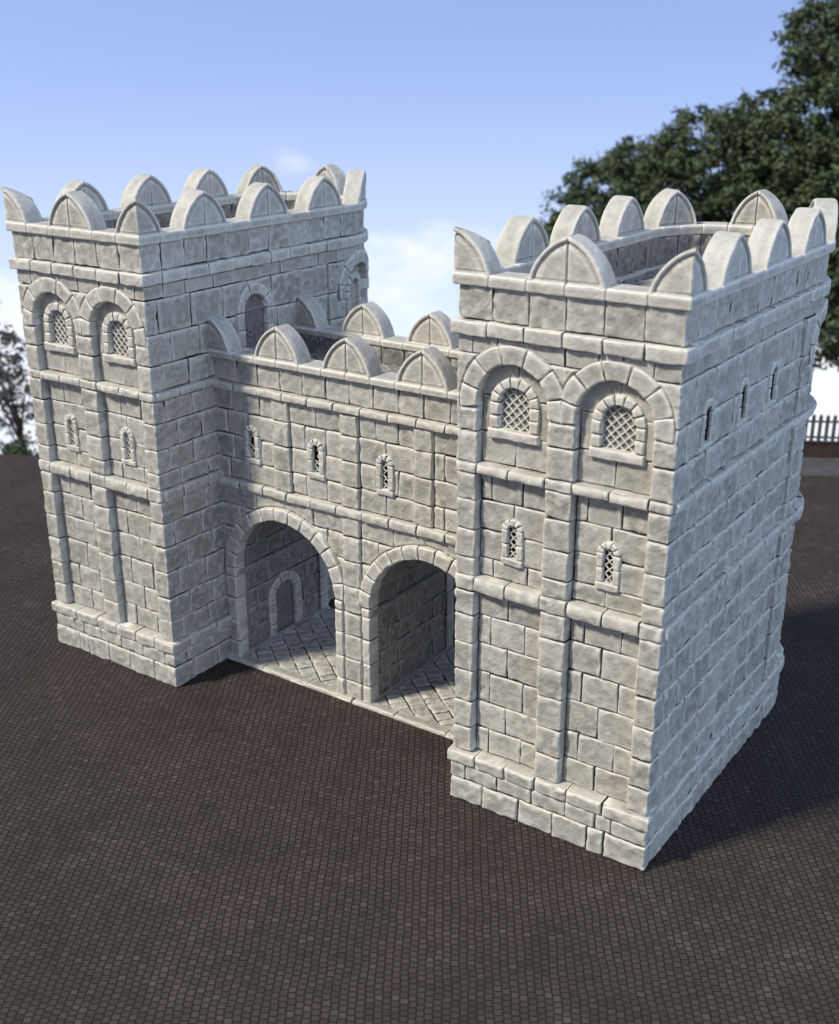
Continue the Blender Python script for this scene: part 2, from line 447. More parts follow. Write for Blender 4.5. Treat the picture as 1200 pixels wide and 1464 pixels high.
def make_tower(root, ox, oy, mirror):
    MO = tower_map(ox, oy, mirror); M = MO(0.)
    fl = mirror                      # mirrored towers need their windings flipped
    CN = (0., W, PER)
    tw = empty('tower', (ox + W / 2, oy + 6, 0)); tw.parent = root
    def par(o): o.parent = tw; o.matrix_parent_inverse = tw.matrix_basis.inverted(); return o
    side = lambda s, t: W + t if s == 0 else PER - t
    def B(mb, u0, u1, v0, v1, **k):
        o = k.pop('o', 0.)
        block(mb, MO(o), u0, u1, v0, v1, flip=fl != k.pop('inv', False), corners=CN, **k)
    def SB(mb, s, t0, t1, v0, v1, **k):
        a, b = side(s, t0), side(s, t1)
        B(mb, min(a, b), max(a, b), v0, v1, **k)

    # openings
    win = [(1.51, 10.92, 11.56, .42), (4.25, 10.92, 11.56, .42)]
    slits = [(1.55, 7.56, 8.32, .125), (4.20, 7.56, 8.32, .125)]
    sslits = [(side(0, t), 10.98, 11.72, .15) for t in (1.72, 4.05, 6.25)]
    door = [(PER - 4.71, 10.1, 11.75, .53)]
    awin = [(side(s, t), 10.92, 11.56, .40) for s in (0, 1) for t in (10.35, 12.94)]
    aslit = [(side(s, t), 7.56, 8.32, .125) for s in (0, 1) for t in (10.35, 12.94)]
    grow = lambda L, e: [(a, b - e * .4, c, r + e) for a, b, c, r in L]
    m_all = arch_mask(grow(win, .10) + grow(slits, .07) + grow(sslits, .09) + grow(door, .12) + grow(awin, .10) + grow(aslit, .07))
    blind_f = [(1.54, 11.58, 11.6, .97), (4.22, 11.58, 11.6, .97)]
    blind_a = [(side(s, .5 * (a + b)), 11.58, 11.6, .5 * (b - a)) for s in (0, 1) for a, b in APAN]
    m_blind = arch_mask([(a, b, c, r + .40) for a, b, c, r in blind_f + blind_a])
    DEEP = .34
    crv = [(a, c, r + .485) for a, b, c, r in blind_f] + [(a, c, r + .445) for a, b, c, r in blind_a]

    wall = MB()
    # ---- plinth
    pl = MB()
    def ring_rows(mb, fr, v0, v1, first, **k):
        """front joints fr; corner stones wrap by `first` on both sides; then irregular stones to the apse crown"""
        row_u = [PER - first[1]] if 0 else None
        B(mb, -first[1], fr[0], v0, v1, **k); 
        for a, b in zip(fr[:-1], fr[1:]): B(mb, a, b, v0, v1, **k)
        B(mb, fr[-1], W + first[0], v0, v1, **k)
        for s in (0, 1):
            t = first[s]
            while t < SMID - .01:
                n = t + RNG.uniform(.85, 1.3)
                if n > SMID - .5: n = SMID
                SB(mb, s, t, n, v0, v1, **k); t = n
    ring_rows(pl, [1.0, 2.12, 3.15, 4.15, 4.62], 0, .73, (.95, .9), o=.05, bev=.07, amp=.018, skirt=.3)
    ring_rows(pl, [.45, 1.45, 2.5, 3.5, 4.35, 4.8], .73, 1.22, (.55, .6), o=.04, bev=.065, amp=.018, skirt=.3)
    par(pl.build('plinth', STONE))
    st = MB()
    ring_rows(st, [.85, 1.72, 2.6, 3.52, 4.5], 1.22, 1.62, (.8, .8), o=.13, bev=.085, bevd=.075, amp=.016, skirt=.62, mort='u')
    par(st.build('string_course', STONE))

    # ---- pilasters (front + apse) and panels
    pil = MB()
    def courses(levels, k0):
        for i, (a, b) in enumerate(zip(levels[:-1], levels[1:])):
            w0, w1 = ((.55, .95) if (i + k0) % 2 else (1.0, .5))
            hi = b > 11.8
            # corner stones wrap round
            B(pil, -w1, PILS[0][1], a, b, mort='v', skirt=DEEP, bev=.06, mask=m_blind if a > 9 else None, carve=crv if a > 10.7 else None, sp=.05 if a > 10.7 else .085)
            B(pil, PILS[1][0], PILS[1][1], a, b, mort='v', skirt=DEEP, bev=.06, mask=m_blind if a > 9 else None, carve=crv if a > 10.7 else None, sp=.05 if a > 10.7 else .085)
            B(pil, PILS[2][0], W + w0, a, b, mort='v', skirt=DEEP, bev=.06, mask=m_blind if a > 9 else None, carve=crv if a > 10.7 else None, sp=.05 if a > 10.7 else .085)
            for s, w in ((0, w0), (1, w1)):
                for n, (p, q) in enumerate(APIL):
                    if n == 2 and s == 1: continue
                    if n == 2:
                        B(pil, side(0, p), side(1, p), a, b, mort='v', base=APR, skirt=DEEP, bev=.06, mask=m_blind if a > 9 else None, carve=crv if a > 10.7 else None, sp=.05 if a > 10.7 else .085)
                    else: SB(pil, s, p, q, a, b, mort='v', base=APR, skirt=DEEP, bev=.06, mask=m_blind if a > 9 else None, carve=crv if a > 10.7 else None, sp=.05 if a > 10.7 else .085)
                # plain side wall
                t = w; step = 1.12 if not hi else 1.3
                while t < 8.49:
                    n = t + RNG.uniform(.8, 1.18) * step
                    if n > 8.5 - .45: n = 8.5
                    SB(wall, s, t, n, a, b, skirt=.25, mask=m_all); t = n
                for j, (p, q) in enumerate(APAN):
                    L = q - p
                    js = [p, p + L * .52, q] if (i + j) % 2 else [p, p + L * .3, p + L * .8, q]
                    for x, y in zip(js[:-1], js[1:]): SB(wall, s, x, y, a, b, base=AREC, skirt=.4, mask=m_all, amp=.010)
            for j, (p, q) in enumerate(PAN):
                L = q - p
                if a > 9.9 or (7.3 < a < 8.9): js = [p, p + L * .5, q]
                elif a > 8.9: js = [p, p + L * .16, p + L * .62, q]
                elif (i + j) % 2: js = [p, p + L * .46, q]
                else: js = [p, p + L * .2, p + L * .72, q]
                for x, y in zip(js[:-1], js[1:]):
                    B(wall, x, y, a, b, base=REC, skirt=.42, mask=m_all, amp=.008 if a > 9 else .014,
                      bev=.035 if a > 9 else .05, streak=.02 if 9 < a < 10.5 else 0)
    courses(COURSES, 0); courses(MID, 1); courses(UP, 0)
    # spandrel stones over the front and apse arches
    a, b = 11.70, 12.74
    B(wall, .57, 3.25 - .37, a, b, base=0, skirt=.3, mask=m_blind, amp=.010, carve=crv, sp=.05)
    B(wall, 3.25 - .37, 5.19, a, b, base=0, skirt=.3, mask=m_blind, amp=.010, carve=crv, sp=.05)
    for s in (0, 1):
        for p, q in APAN: SB(wall, s, p, q, a, b, base=APR - .02, skirt=.3, mask=m_blind, amp=.010, carve=crv, sp=.05)
    # course under the cornice
    ring_rows(wall, [.42, 1.1, 1.95, 2.9, 3.75, 4.35, 5.1], 12.74, 13.17, (.9, .8), skirt=.15, bev=.035, amp=.008, base=-.015)
    # parapet
    par_f = [1 * .96, 1.92, 2.88, 3.84, 4.80]
    blocks_t = [.826] + [.826 + .946 * i for i in range(1, 10)]
    ne = 5
    rest = list(np.linspace(blocks_t[-1], SMID, ne + 1)[1:])
    tt = blocks_t + rest
    def ring_regular(mb, v0, v1, **k):
        B(mb, -tt[0], par_f[0], v0, v1, **k)
        for a, b in zip(par_f[:-1], par_f[1:]): B(mb, a, b, v0, v1, **k)
        B(mb, par_f[-1], W + tt[0], v0, v1, **k)
        for s in (0, 1):
            for x, y in zip(tt[:-1], tt[1:]): SB(mb, s, x, y, v0, v1, **k)
    ring_regular(wall, 13.55, 14.37, skirt=.25, bev=.045, amp=.018, base=-.005, rag=.035)
    # parapet, inner face
    Mi = lambda u, z, d: M(u, z, -.62 - d)
    ip = MB()
    for s in (0, 1):
        e = [1.0] + tt[1:]
        for x, y in zip(e[:-1], e[1:]):
            a_, b_ = sorted((side(s, x), side(s, y)))
            block(ip, Mi, a_, b_, 13.4, 14.37, flip=not fl, skirt=.2, bev=.05, amp=.030)
    for a_, b_ in zip([.6] + par_f, par_f + [W - .6]):
        if b_ - a_ > .2: block(ip, Mi, a_, b_, 13.4, 14.37, flip=not fl, skirt=.2, bev=.05, amp=.030)
    par(ip.build('inner_parapet', GRIMY_SHADED))
    par(wall.build('masonry_wall', STONE))
    par(pil.build('pilaster', STONE))

    # ---- blind arches
    an = np.radians([-100, -75, -46, -15.5, 15.5, 46, 75, 100])
    for i, (uc, zb, zs, r) in enumerate(blind_f):
        cl = (0.02, 2.88) if i == 0 else (2.88, W - .02)
        ar = MB(); voussoirs(ar, M, uc, zs, r, r + .50, an, flip=fl, clamp=cl, base=.03, skirt=DEEP, bev=.06, amp=.010)
        par(ar.build('blind_arch', DRESSED))
    for uc, zb, zs, r in blind_a:
        ar = MB(); voussoirs(ar, M, uc, zs, r, r + .46, an, flip=fl, clamp=(uc - 1.33, uc + 1.33), base=APR + .04, skirt=DEEP, bev=.06, amp=.010)
        par(ar.build('blind_arch', DRESSED))

    # ---- upper string courses
    for (z0, z1) in (S2, S1):
        s_ = MB()
        kk = dict(bev=.06, amp=.016, mort='u')
        kk['mort'] = ''
        B(s_, -.12, .57, z0, z1, base=.02, skirt=DEEP, **kk); B(s_, 2.51, 3.25, z0, z1, base=.02, skirt=DEEP, **kk)
        B(s_, 5.19, W + .12, z0, z1, base=.02, skirt=DEEP, **kk)
        for j, (p, q) in enumerate(PAN):
            c = p + (q - p) * (.47 if j == 0 else .5)
            for x, y in ((p, c), (c, q)): B(s_, x, y, z0, z1, base=.045, skirt=.45, vround=.085, bev=.05, amp=.018, mort='u')
        for s in (0, 1):
            t = .12
            while t < SMID - .01:
                n = t + RNG.uniform(.8, 1.15)
                if n > SMID - .5: n = SMID
                SB(s_, s, t, n, z0, z1, base=.12 if t < 8 else .15, skirt=.4, vround=.07, bev=.045, amp=.016, mort='u' if t > .2 else ''); t = n
        par(s_.build('string_course', STONE))
    # ---- cornice
    c_ = MB()
    ring_regular(c_, 13.17, 13.55, o=.14, bev=.06, bevd=.05, amp=.010, skirt=.45, mort='u')
    par(c_.build('cornice', DRESSED))
    # ---- coping
    k_ = MB()
    edges = [-tt[0]] + par_f + [W + tt[0]] + [W + t for t in tt[1:]] + [PER - t for t in tt[::-1][1:]]
    edges[-1] = PER - tt[0]
    MC = MO(.12)
    sweep_blocks(k_, MC, edges, rrect(-.80, 0., 14.36, 14.65, r=.055), corners=(0., W, PER), flip=fl)
    par(k_.build('coping', DRESSED))

    # ---- merlons
    HM, WM = 1.08, .94
    def mer(uc, kind='full', us=1.0):
        m = MB()
        MM = lambda s, z, d: MC(uc + s / us, z, d)
        for sg in (-1, 1): half_merlon(m, MM, sg, WM, HM, -.66, -.015, 14.61, flip=fl)
        par(m.build('merlon', DRESSED, merge=.0008))
    mer(2.88)
    for right in (0, 1):
        def face_map(front):
            def f(a, z, d):
                a = np.abs(a)
                X, Y = (W + .12 - a, -.12 - d) if front else (W + .12 + d, -.12 + a)
                if not right: X = W - X
                if mirror: X = W - X
                return np.stack(np.broadcast_arrays(ox + X, oy + Y, z), -1)
            return f
        m = MB()
        half_merlon(m, face_map(True), -1 if right else 1, 1.03, HM, -.66, -.015, 14.61, flip=fl, corner=True)
        half_merlon(m, face_map(False), 1 if right else -1, .98, HM, -.66, -.015, 14.61, flip=fl, corner=True)
        par(m.build('merlon', DRESSED, merge=.0008))
    for s in (0, 1):
        for t in (2.72, 5.56, 8.40): mer(side(s, t), us=1.0)
        mer(side(s, LS + RA * math.radians(30)), us=1.03)
    mer(side(0, SMID), us=1.03)

    # ---- windows
    for i, (uc, zb, zs, r) in enumerate(win + awin):
        bd = REC if i < 2 else AREC
        w_ = MB(); surround(w_, M, uc, zb, zs, r, .26, 7, 2, flip=fl, base=bd + .11, skirt=.5, bev=.05, amp=.008, sp=.07, jit=.006)
        wo = par(w_.build('arched_window', DRESSED))
        sl = MB(); block(sl, M, uc - r - .29, uc + r + .29, zb - .27, zb, flip=fl, base=bd + .15, skirt=.5, bev=.05, amp=.010, mort='')
        sl.build('sill', DRESSED, wo)
        la = MB(); lattice(la, M, uc, zb - .03, zs, r + .03, -bd + .12, .165, .044, .06, flip=fl, sp=.014)
        la.build('lattice', STONE, wo, mat2=GRIMY_SHADED)
    for i, (uc, zb, zs, r) in enumerate(slits + aslit):
        bd = REC if i < 2 else AREC
        w_ = MB(); surround(w_, M, uc, zb, zs, r, .18, 5, 2, flip=fl, g=.008, base=bd + .09, skirt=-bd + .07, bev=.035, amp=.006, sp=.06, jit=.005)
        block(w_, M, uc - r - .19, uc + r + .19, zb - .2, zb, flip=fl, base=bd + .095, skirt=.5, bev=.035, amp=.006, mort='')
        wo = par(w_.build('arrow_slit', DRESSED))
        la = MB(); lattice(la, M, uc, zb, zs, r + .02, -bd + .04, .15, .03, .03, flip=fl, solid=False, broken=.55, sp=.012)
        if la.V: la.build('lattice', STONE, wo, mat2=GRIMY_SHADED)
    for uc, zb, zs, r in sslits:
        w_ = MB(); surround(w_, M, uc, zb, zs, r, .20, 2, 2, flip=fl, base=.06, skirt=.02, bev=.04, amp=.008, sp=.07)
        block(w_, M, uc - r - .22, uc + r + .22, zb - .2, zb, flip=fl, base=.045, skirt=.35, bev=.04, amp=.008, mort='')
        par(w_.build('arrow_slit', DRESSED))
    # door on to the gate walk
    make_door(M, PER - 4.71, 10.1, 11.75, .53, fl, par, .06, -.12 if not mirror else -.12)

    # ---- roof deck with kerb
    dk = MB()
    def clipT(x, y, e=.35):
        cx = W / 2
        return (x > e) & (x < W - e) & (y > e) & ((y < LS) | ((x - cx) ** 2 + (y - LS) ** 2 < (RA - e) ** 2))
    def MD(u, v, d):
        X, Y = u, v
        if mirror: X = W - X
        return np.stack(np.broadcast_arrays(ox + X, oy + Y, 13.45 + d), -1)
    flags(dk, MD, 0, W, 0, LS + RA, math.radians(38), .62, .5, clipT, fl)
    par(dk.build('roof_deck', GRIMY_SHADED))  # parapet shade over the deck is put into this darker colour
    kb = MB()
    Mk = lambda u, v, d: M(u, 13.46 + d, -.62 - v)
    e = list(np.linspace(.8, SMID, 15))
    for s in (0, 1):
        for x, y in zip(e[:-1], e[1:]):
            a_, b_ = sorted((side(s, x), side(s, y)))
            block(kb, Mk, a_, b_, -.02, .2, flip=fl, base=.09, skirt=.05, bev=.06, amp=.012, mort='')
    par(kb.build('kerb', STONE))
    return tw

def flags(mb, MD, x0, x1, y0, y1, ang, wid, ln, clip, fl, sub=.27):
    """paving laid in diagonal strips, each strip of short stones"""
    c, s = math.cos(ang), math.sin(ang)
    cx, cy = .5 * (x0 + x1), .5 * (y0 + y1)
    R = .5 * math.hypot(x1 - x0, y1 - y0) + wid
    def MM(u, v, d):
        return MD(cx + c * u - s * v, cy + s * u + c * v, d)
    def mask(u, v):
        return ~clip(cx + c * u - s * v, cy + s * u + c * v)
    v = -R
    while v < R:
        u = -R + RNG.uniform(0, ln)
        while u < R:
            n = u + RNG.uniform(.75, 1.3) * ln
            block(mb, MM, u, n, v, v + wid, flip=fl, mask=mask, skirt=.08, bev=.05, g=.016, amp=.016, sp=.10, jit=.014)
            u = n
        v += wid

def make_door(M, uc, zb, zs, r, fl, par, sd, ld):
    w_ = MB(); surround(w_, M, uc, zb, zs, r, .34, 5, 3, flip=fl, base=sd, skirt=.4, bev=.05, amp=.010)
    wo = par(w_.build('door', DRESSED))
    lf = MB()
    n = 5
    z1 = zs + r
    for i in range(n):
        a = uc - r - .04 + (2 * r + .08) * i / n; b = a + (2 * r + .08) / n
        block(lf, M, a, b, zb, z1 + .04, flip=fl, base=ld, skirt=.3, bev=.02, g=.004, amp=.010, sp=.06, jit=.004, streak=.0, warp=.002, mort='')
    for zz in (zb + .38, zs + .02):
        block(lf, M, uc - r, uc + r, zz - .05, zz + .05, flip=fl, base=ld + .045, skirt=.3, bev=.02, amp=.004, warp=.004, mort='')
    lf.build('door_leaf', WOOD, wo)
    rg = MB()
    A = np.linspace(0, 2 * PI, 21); T = np.linspace(0, 2 * PI, 9)
    aa, t_ = np.meshgrid(A, T, indexing='ij')
    uu = uc + .24 + (.10 + .026 * np.cos(t_)) * np.sin(aa); vv = zb + .95 + (.10 + .026 * np.cos(t_)) * np.cos(aa)
    rg.grid(M(uu, vv, ld + .06 + .026 * np.sin(t_)), not fl)
    block(rg, M, uc + .20, uc + .28, zb + 1.03, zb + 1.12, flip=fl, base=ld + .08, skirt=.1, bev=.02, amp=.002, g=0, mort='')
    rg.build('ring_handle', WOOD, wo)
    return wo

# ------------------------------------------------------------------ gate block
GX, GY, GB, GL = -11.36, 2.80, 7.45, 5.46
def make_gate(root):
    gt = empty('gate_block', (GX, 5, 0)); gt.parent = root
    def par(o): o.parent = gt; o.matrix_parent_inverse = gt.matrix_basis.inverted(); return o
    MF = lambda u, z, d: np.stack(np.broadcast_arrays(GX + u, GY - d, z), -1)
    MR = lambda u, z, d: np.stack(np.broadcast_arrays(GX - u, GB + d, z), -1)
    AC, AR, AS, AW = 2.80, 2.10, 3.46, .46
    lo = [.10, .72, 1.52, 2.36, 3.14, 4.05, 4.90, 5.72, 6.34]
    hi = [6.67, 7.35, 8.15, 8.95, 9.62]
    sl = [(x, 7.53, 8.29, .125) for x in (-3.9, -1.30, 1.30, 4.3)]
    m_arch = arch_mask([(s * AC, 0, AS, AR + .25) for s in (-1, 1)])
    m_sl = arch_mask([(a, b - .05, c, r + .07) for a, b, c, r in sl])
    wall = MB()
    PW = .33
    for M, front in ((MF, True), (MR, False)):
        pier = MB(); pils = [MB() for _ in range(3)]
        for i, (a, b) in enumerate(zip(lo[:-1], lo[1:])):
            for s in (-1, 1):
                js = [PW, 1.55, 2.7, 3.9, GL] if i % 2 else [PW, 1.0, 2.1, 3.3, 4.6, GL]
                for x, y in zip(js[:-1], js[1:]):
                    x_, y_ = sorted((s * x, s * y))
                    block(wall, M, x_, y_, a, b, mask=m_arch, skirt=.2, amp=.014, carve=[(q_ * AC, AS, AR + AW - .01) for q_ in (-1, 1)] if b > 3.6 else None, sp=.06 if b > 3.6 else .085)
            block(pier, M, -PW, PW, a, b, base=.10, skirt=.12, bev=.055, mort='v')
        for i, (a, b) in enumerate(zip(hi[:-1], hi[1:])):
            jl = [-GL, -4.7, -3.55, -3.0, -2.33, -1.3, -PW, PW, .95, 1.75, 2.33, 3.0, 3.9, 4.6, GL] if i % 2 else \
                 [-GL, -4.95, -4.1, -3.0, -2.33, -1.75, -.95, -PW, PW, 1.3, 2.33, 3.0, 3.35, 4.4, GL]
            for x, y in zip(jl[:-1], jl[1:]): block(wall, M, x, y, a, b, skirt=.2, amp=.013, mask=m_sl if front else None)
            for c, pb in zip((-2.66, 0, 2.66), pils): block(pb, M, c - PW, c + PW, a, b, base=.10, skirt=.12, bev=.055, mort='v')
        for pb in [pier] + pils: par(pb.build('pilaster', STONE))
    # parapets
    bl = .888
    pe = [-GL] + [(-5.5 + i) * bl for i in range(1, 11)] + [GL]
    pe = [-GL] + [(-6 + i) * bl for i in range(1, 12)] + [GL]
    for M in (MF, MR):
        ip = MB()
        row(wall, M, pe, 9.90, 10.67, base=.02, skirt=.25, amp=.016, bev=.045, rag=.02)
        Mi = (lambda MM: (lambda u, z, d: MM(u, z, -.62 - d)))(M)
        for x, y in zip(pe[:-1], pe[1:]): block(ip, Mi, x, y, 10.0, 10.67, flip=True, skirt=.2, amp=.032, bev=.05)
        par(ip.build('inner_parapet', GRIMY_SHADED))
    par(wall.build('masonry_wall', STONE))
    # string courses, coping
    for z0, z1, o in ((6.34, 6.67, .17), (9.62, 9.90, .19)):
        for k, M in enumerate((MF, MR)):
            s_ = MB()
            js = [-GL] + [-GL + 2 * GL * (i + (.0 if z0 < 7 else 0)) / 11 for i in range(1, 11)] + [GL]
            for x, y in zip(js[:-1], js[1:]): block(s_, M, x, y, z0, z1, base=o, skirt=.25, vround=.07, bev=.05, amp=.015, mort='u')
            par(s_.build('string_course', STONE))
    for M in (MF, MR):
        k_ = MB()
        sweep_blocks(k_, M, pe, rrect(-.70, .19, 10.65, 10.87, r=.05))
        par(k_.build('coping', DRESSED))
        for c in (-3, -1, 0, 1, 3):
            pass
        for c, hv in ((-6 * bl, 1), (-3 * bl, 0), (0, 0), (3 * bl, 0), (6 * bl, -1)):
            m = MB()
            cc = c if hv == 0 else math.copysign(GL + .0, c)
            MM = (lambda M_, c_: (lambda s, z, d: M_(c_ + s, z, d)))(M, cc)
            for sg in ((-1, 1) if hv == 0 else (hv,)): half_merlon(m, MM, sg, .89, 1.06, -.50, .165, 10.84)
            par(m.build('merlon', DRESSED, merge=.0008))
    # arch rings and jambs
    for M in (MF, MR):
        for s in (-1, 1):
            a_ = MB()
            voussoirs(a_, M, s * AC, AS, AR, AR + AW, np.linspace(-PI / 2, PI / 2, 14), base=.12, skirt=.35, bev=.06, amp=.012,
                      clamp=(-GL, -PW + .005) if s < 0 else (PW - .005, GL))
            for a, b in zip(lo[:5], lo[1:5] + [AS]):
                if a >= AS: continue
                b = min(b, AS)
                for sg in (-1, 1):
                    x0 = s * AC + sg * AR
                    x1 = x0 + sg * (.32 if sg == -s else AW)
                    x_, y_ = sorted((x0, x1))
                    block(a_, M, x_, y_, a, b, base=.12, skirt=.35, bev=.06, amp=.012, mort='v')
            par(a_.build('archway', DRESSED))
    # thresholds
    for s in (-1, 1):
        t_ = MB()
        MT = lambda u, v, d: np.stack(np.broadcast_arrays(GX + u, GY - .24 + v, d), -1)
        a, b = sorted((s * .02, s * GL))
        xs = [a, a + (b - a) * .30, a + (b - a) * .66, b]
        for x, y in zip(xs[:-1], xs[1:]):
            block(t_, MT, x, y, 0, .42, base=.125, skirt=.02, bev=.06, bevd=.045, amp=.006, g=.018, mort='')
        par(t_.build('threshold', STONE))
    # passages
    D = GB - GY
    pc = [.10, .95, 1.72, 2.42, 3.12]
    for s in (-1, 1):
        pv = MB(); cx = GX + s * AC; RW = AR + .075
        for sg in (-1, 1):
            MW = (lambda sg_: (lambda u, z, d: np.stack(np.broadcast_arrays(cx + sg_ * (RW - d), GY + u, z), -1)))(sg)
            fl = sg > 0
            mk = arch_mask([(2.40, .18, 1.57, .68)]) if (s < 0 and sg < 0) else None
            for i, (a, b) in enumerate(zip(pc[:-1], pc[1:])):
                js = [0, .55, 1.5, 2.6, 3.4, 4.1, D] if i % 2 else [0, .95, 1.6, 2.45, 3.55, 4.25, D]
                for x, y in zip(js[:-1], js[1:]): block(pv, MW, x, y, a, b, mask=mk, flip=not fl if False else fl, skirt=.1, amp=.020, bev=.045)
            for x, y in zip(np.linspace(0, D, 6)[:-1], np.linspace(0, D, 6)[1:]):
                block(pv, MW, x, y, 3.12, 3.37, base=.11, flip=fl, skirt=.1, vround=.04, bev=.04, amp=.012, mort='u')
            Mkk = (lambda sg_: (lambda u, v, d: np.stack(np.broadcast_arrays(cx + sg_ * (RW - v), GY + u, .13 + d), -1)))(sg)
            for x, y in zip(np.linspace(0, D, 6)[:-1], np.linspace(0, D, 6)[1:]):
                block(pv, Mkk, x, y, -.03, .12, base=.10, flip=not fl, skirt=.05, bev=.05, amp=.010, mort='')
        MV = lambda u, a, d: np.stack(np.broadcast_arrays(cx + (RW - d) * np.sin(a), GY + u, AS + (RW - d) * np.cos(a)), -1)
        # straight bit between impost and springing
        an = np.linspace(-PI / 2 - .045, PI / 2 + .045, 11)
        for i, (a, b) in enumerate(zip(an[:-1], an[1:])):
            js = [0, .9, 2.0, 3.1, 4.0, D] if i % 2 else [0, .5, 1.5, 2.5, 3.6, D]
            mbv = lambda u, v, d: MV(u, v / RW, d)
            for x, y in zip(js[:-1], js[1:]): block(pv, mbv, x, y, a * RW, b * RW, flip=False, skirt=.12, amp=.020, bev=.045)
        par(pv.build('passage_vault', GRIMY_SHADED))  # shade inside the passage is put into the stone colour
        pf = MB()
        MFl = lambda u, v, d: np.stack(np.broadcast_arrays(u, v, .12 + d), -1)
        clip = lambda x, y: (np.abs(x - cx) < RW + .05) & (y > GY + .12) & (y < GB + .1)
        flags(pf, MFl, cx - RW, cx + RW, GY, GB, math.radians(-37.5), .56, .36, clip, False)
        par(pf.build('passage_floor', FLAG))
    # door in the left passage
    MW = lambda u, z, d: np.stack(np.broadcast_arrays(GX - AC - AR - .075 + d, GY + u, z), -1)
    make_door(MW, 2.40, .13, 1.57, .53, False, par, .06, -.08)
    # gate slits
    for uc, zb, zs, r in sl:
        w_ = MB(); surround(w_, MF, uc, zb, zs, r, .19, 5, 2, g=.008, base=.09, skirt=.07, bev=.035, amp=.006, sp=.06, jit=.005)
        block(w_, MF, uc - r - .20, uc + r + .20, zb - .2, zb, base=.095, skirt=.5, bev=.035, amp=.006, mort='')
        wo = par(w_.build('arrow_slit', DRESSED))
        la = MB(); lattice(la, MF, uc, zb, zs, r + .02, .04, .15, .03, .03, solid=False, broken=.55, sp=.012)
        if la.V: la.build('lattice', STONE, wo, mat2=GRIMY_SHADED)
    # walk on top, and the inner soffit slab that keeps the body dark
    dk = MB()
    MD = lambda u, v, d: np.stack(np.broadcast_arrays(u, v, 10.05 + d), -1)
    clip = lambda x, y: (np.abs(x - GX) < GL + .1) & (y > GY + .45) & (y < GB - .45)
    flags(dk, MD, GX - GL, GX + GL, GY, GB, math.radians(-38), .62, .5, clip, False)
    par(dk.build('walkway', GRIMY_SHADED))
    return gt

gate = empty('castle_gatehouse', (GX, 4, 0))
tag(gate, 'pale grey stone gatehouse with two crenellated towers joined by a double arched gate', 'castle gatehouse')
def attach(o):
    o.parent = gate; o.matrix_parent_inverse = gate.matrix_basis.inverted()
def build_under():
    t1 = make_tower(None, -5.88, .12, False)
    t2 = make_tower(None, -16.6326 - .12 - W, .12, True)
    g = make_gate(None)
    for o in (t1, t2, g): attach(o)
    return t1, t2, g
T_R, T_L, G_B = build_under()

# ------------------------------------------------------------------ ground
EV = np.array([.867, .498]); NV = np.array([-.498, .867])
def en(e, n, z=0.): 
    p = EV * e + NV * n; return (p[0], p[1], z)

m, nt, bs = new_mat('brown_setts')
tc = nd(nt, 'ShaderNodeTexCoord')
nz = nd(nt, 'ShaderNodeTexNoise', Scale=.7, Detail=3, Roughness=.6); nt.links.new(tc.outputs['Object'], nz.inputs['Vector'])
sub = nd(nt, 'ShaderNodeVectorMath', operation='MULTIPLY_ADD'); sub.inputs[1].default_value = (.20, .20, 0); sub.inputs[2].default_value = (-.10, -.10, 0)
nt.links.new(nz.outputs['Color'], sub.inputs[0])
ad = nd(nt, 'ShaderNodeVectorMath', operation='ADD'); nt.links.new(tc.outputs['Object'], ad.inputs[0]); nt.links.new(sub.outputs[0], ad.inputs[1])
mp = nd(nt, 'ShaderNodeMapping'); mp.inputs['Rotation'].default_value = (0, 0, -(PI / 2 + .575)); nt.links.new(ad.outputs[0], mp.inputs['Vector'])
br = nd(nt, 'ShaderNodeTexBrick', Scale=1.0, offset=.5, **{'Mortar Size': .017, 'Mortar Smooth': .25, 'Bias': 0., 'Brick Width': .175, 'Row Height': .188})
br.inputs['Color1'].default_value = (0, 0, 0, 1); br.inputs['Color2'].default_value = (1, 1, 1, 1); br.inputs['Mortar'].default_value = (.5, .5, .5, 1)
nt.links.new(mp.outputs[0], br.inputs['Vector'])
rp = ramp(nt, br.outputs['Color'], [(0., (.041, .032, .0255)), (.35, (.050, .040, .0325)), (.9, (.060, .0485, .040)), (1., (.074, .062, .053))])
n2 = nd(nt, 'ShaderNodeTexNoise', Scale=.35, Detail=5, Roughness=.65); nt.links.new(tc.outputs['Object'], n2.inputs['Vector'])
r2 = ramp(nt, n2.outputs['Fac'], [(.3, (.72, .70, .68)), (.7, (1.2, 1.2, 1.2))])
n3 = nd(nt, 'ShaderNodeTexNoise', Scale=24, Detail=4, Roughness=.7); nt.links.new(tc.outputs['Object'], n3.inputs['Vector'])
r3 = ramp(nt, n3.outputs['Fac'], [(.3, (.72, .72, .72)), (.7, (1.2, 1.2, 1.2))])
mx = nd(nt, 'ShaderNodeMix', data_type='RGBA', blend_type='MULTIPLY'); mx.inputs['Factor'].default_value = 1
nt.links.new(rp.outputs[0], mx.inputs['A']); nt.links.new(r2.outputs[0], mx.inputs['B'])
mx1 = nd(nt, 'ShaderNodeMix', data_type='RGBA', blend_type='MULTIPLY'); mx1.inputs['Factor'].default_value = 1
nt.links.new(mx.outputs['Result'], mx1.inputs['A']); nt.links.new(r3.outputs[0], mx1.inputs['B'])
mx2 = nd(nt, 'ShaderNodeMix', data_type='RGBA'); nt.links.new(br.outputs['Fac'], mx2.inputs['Factor'])
nt.links.new(mx1.outputs['Result'], mx2.inputs['A']); mx2.inputs['B'].default_value = (.012, .010, .009, 1)
nt.links.new(mx2.outputs['Result'], bs.inputs['Base Color'])
bs.inputs['Roughness'].default_value = .85; bs.inputs['Specular IOR Level'].default_value = .25
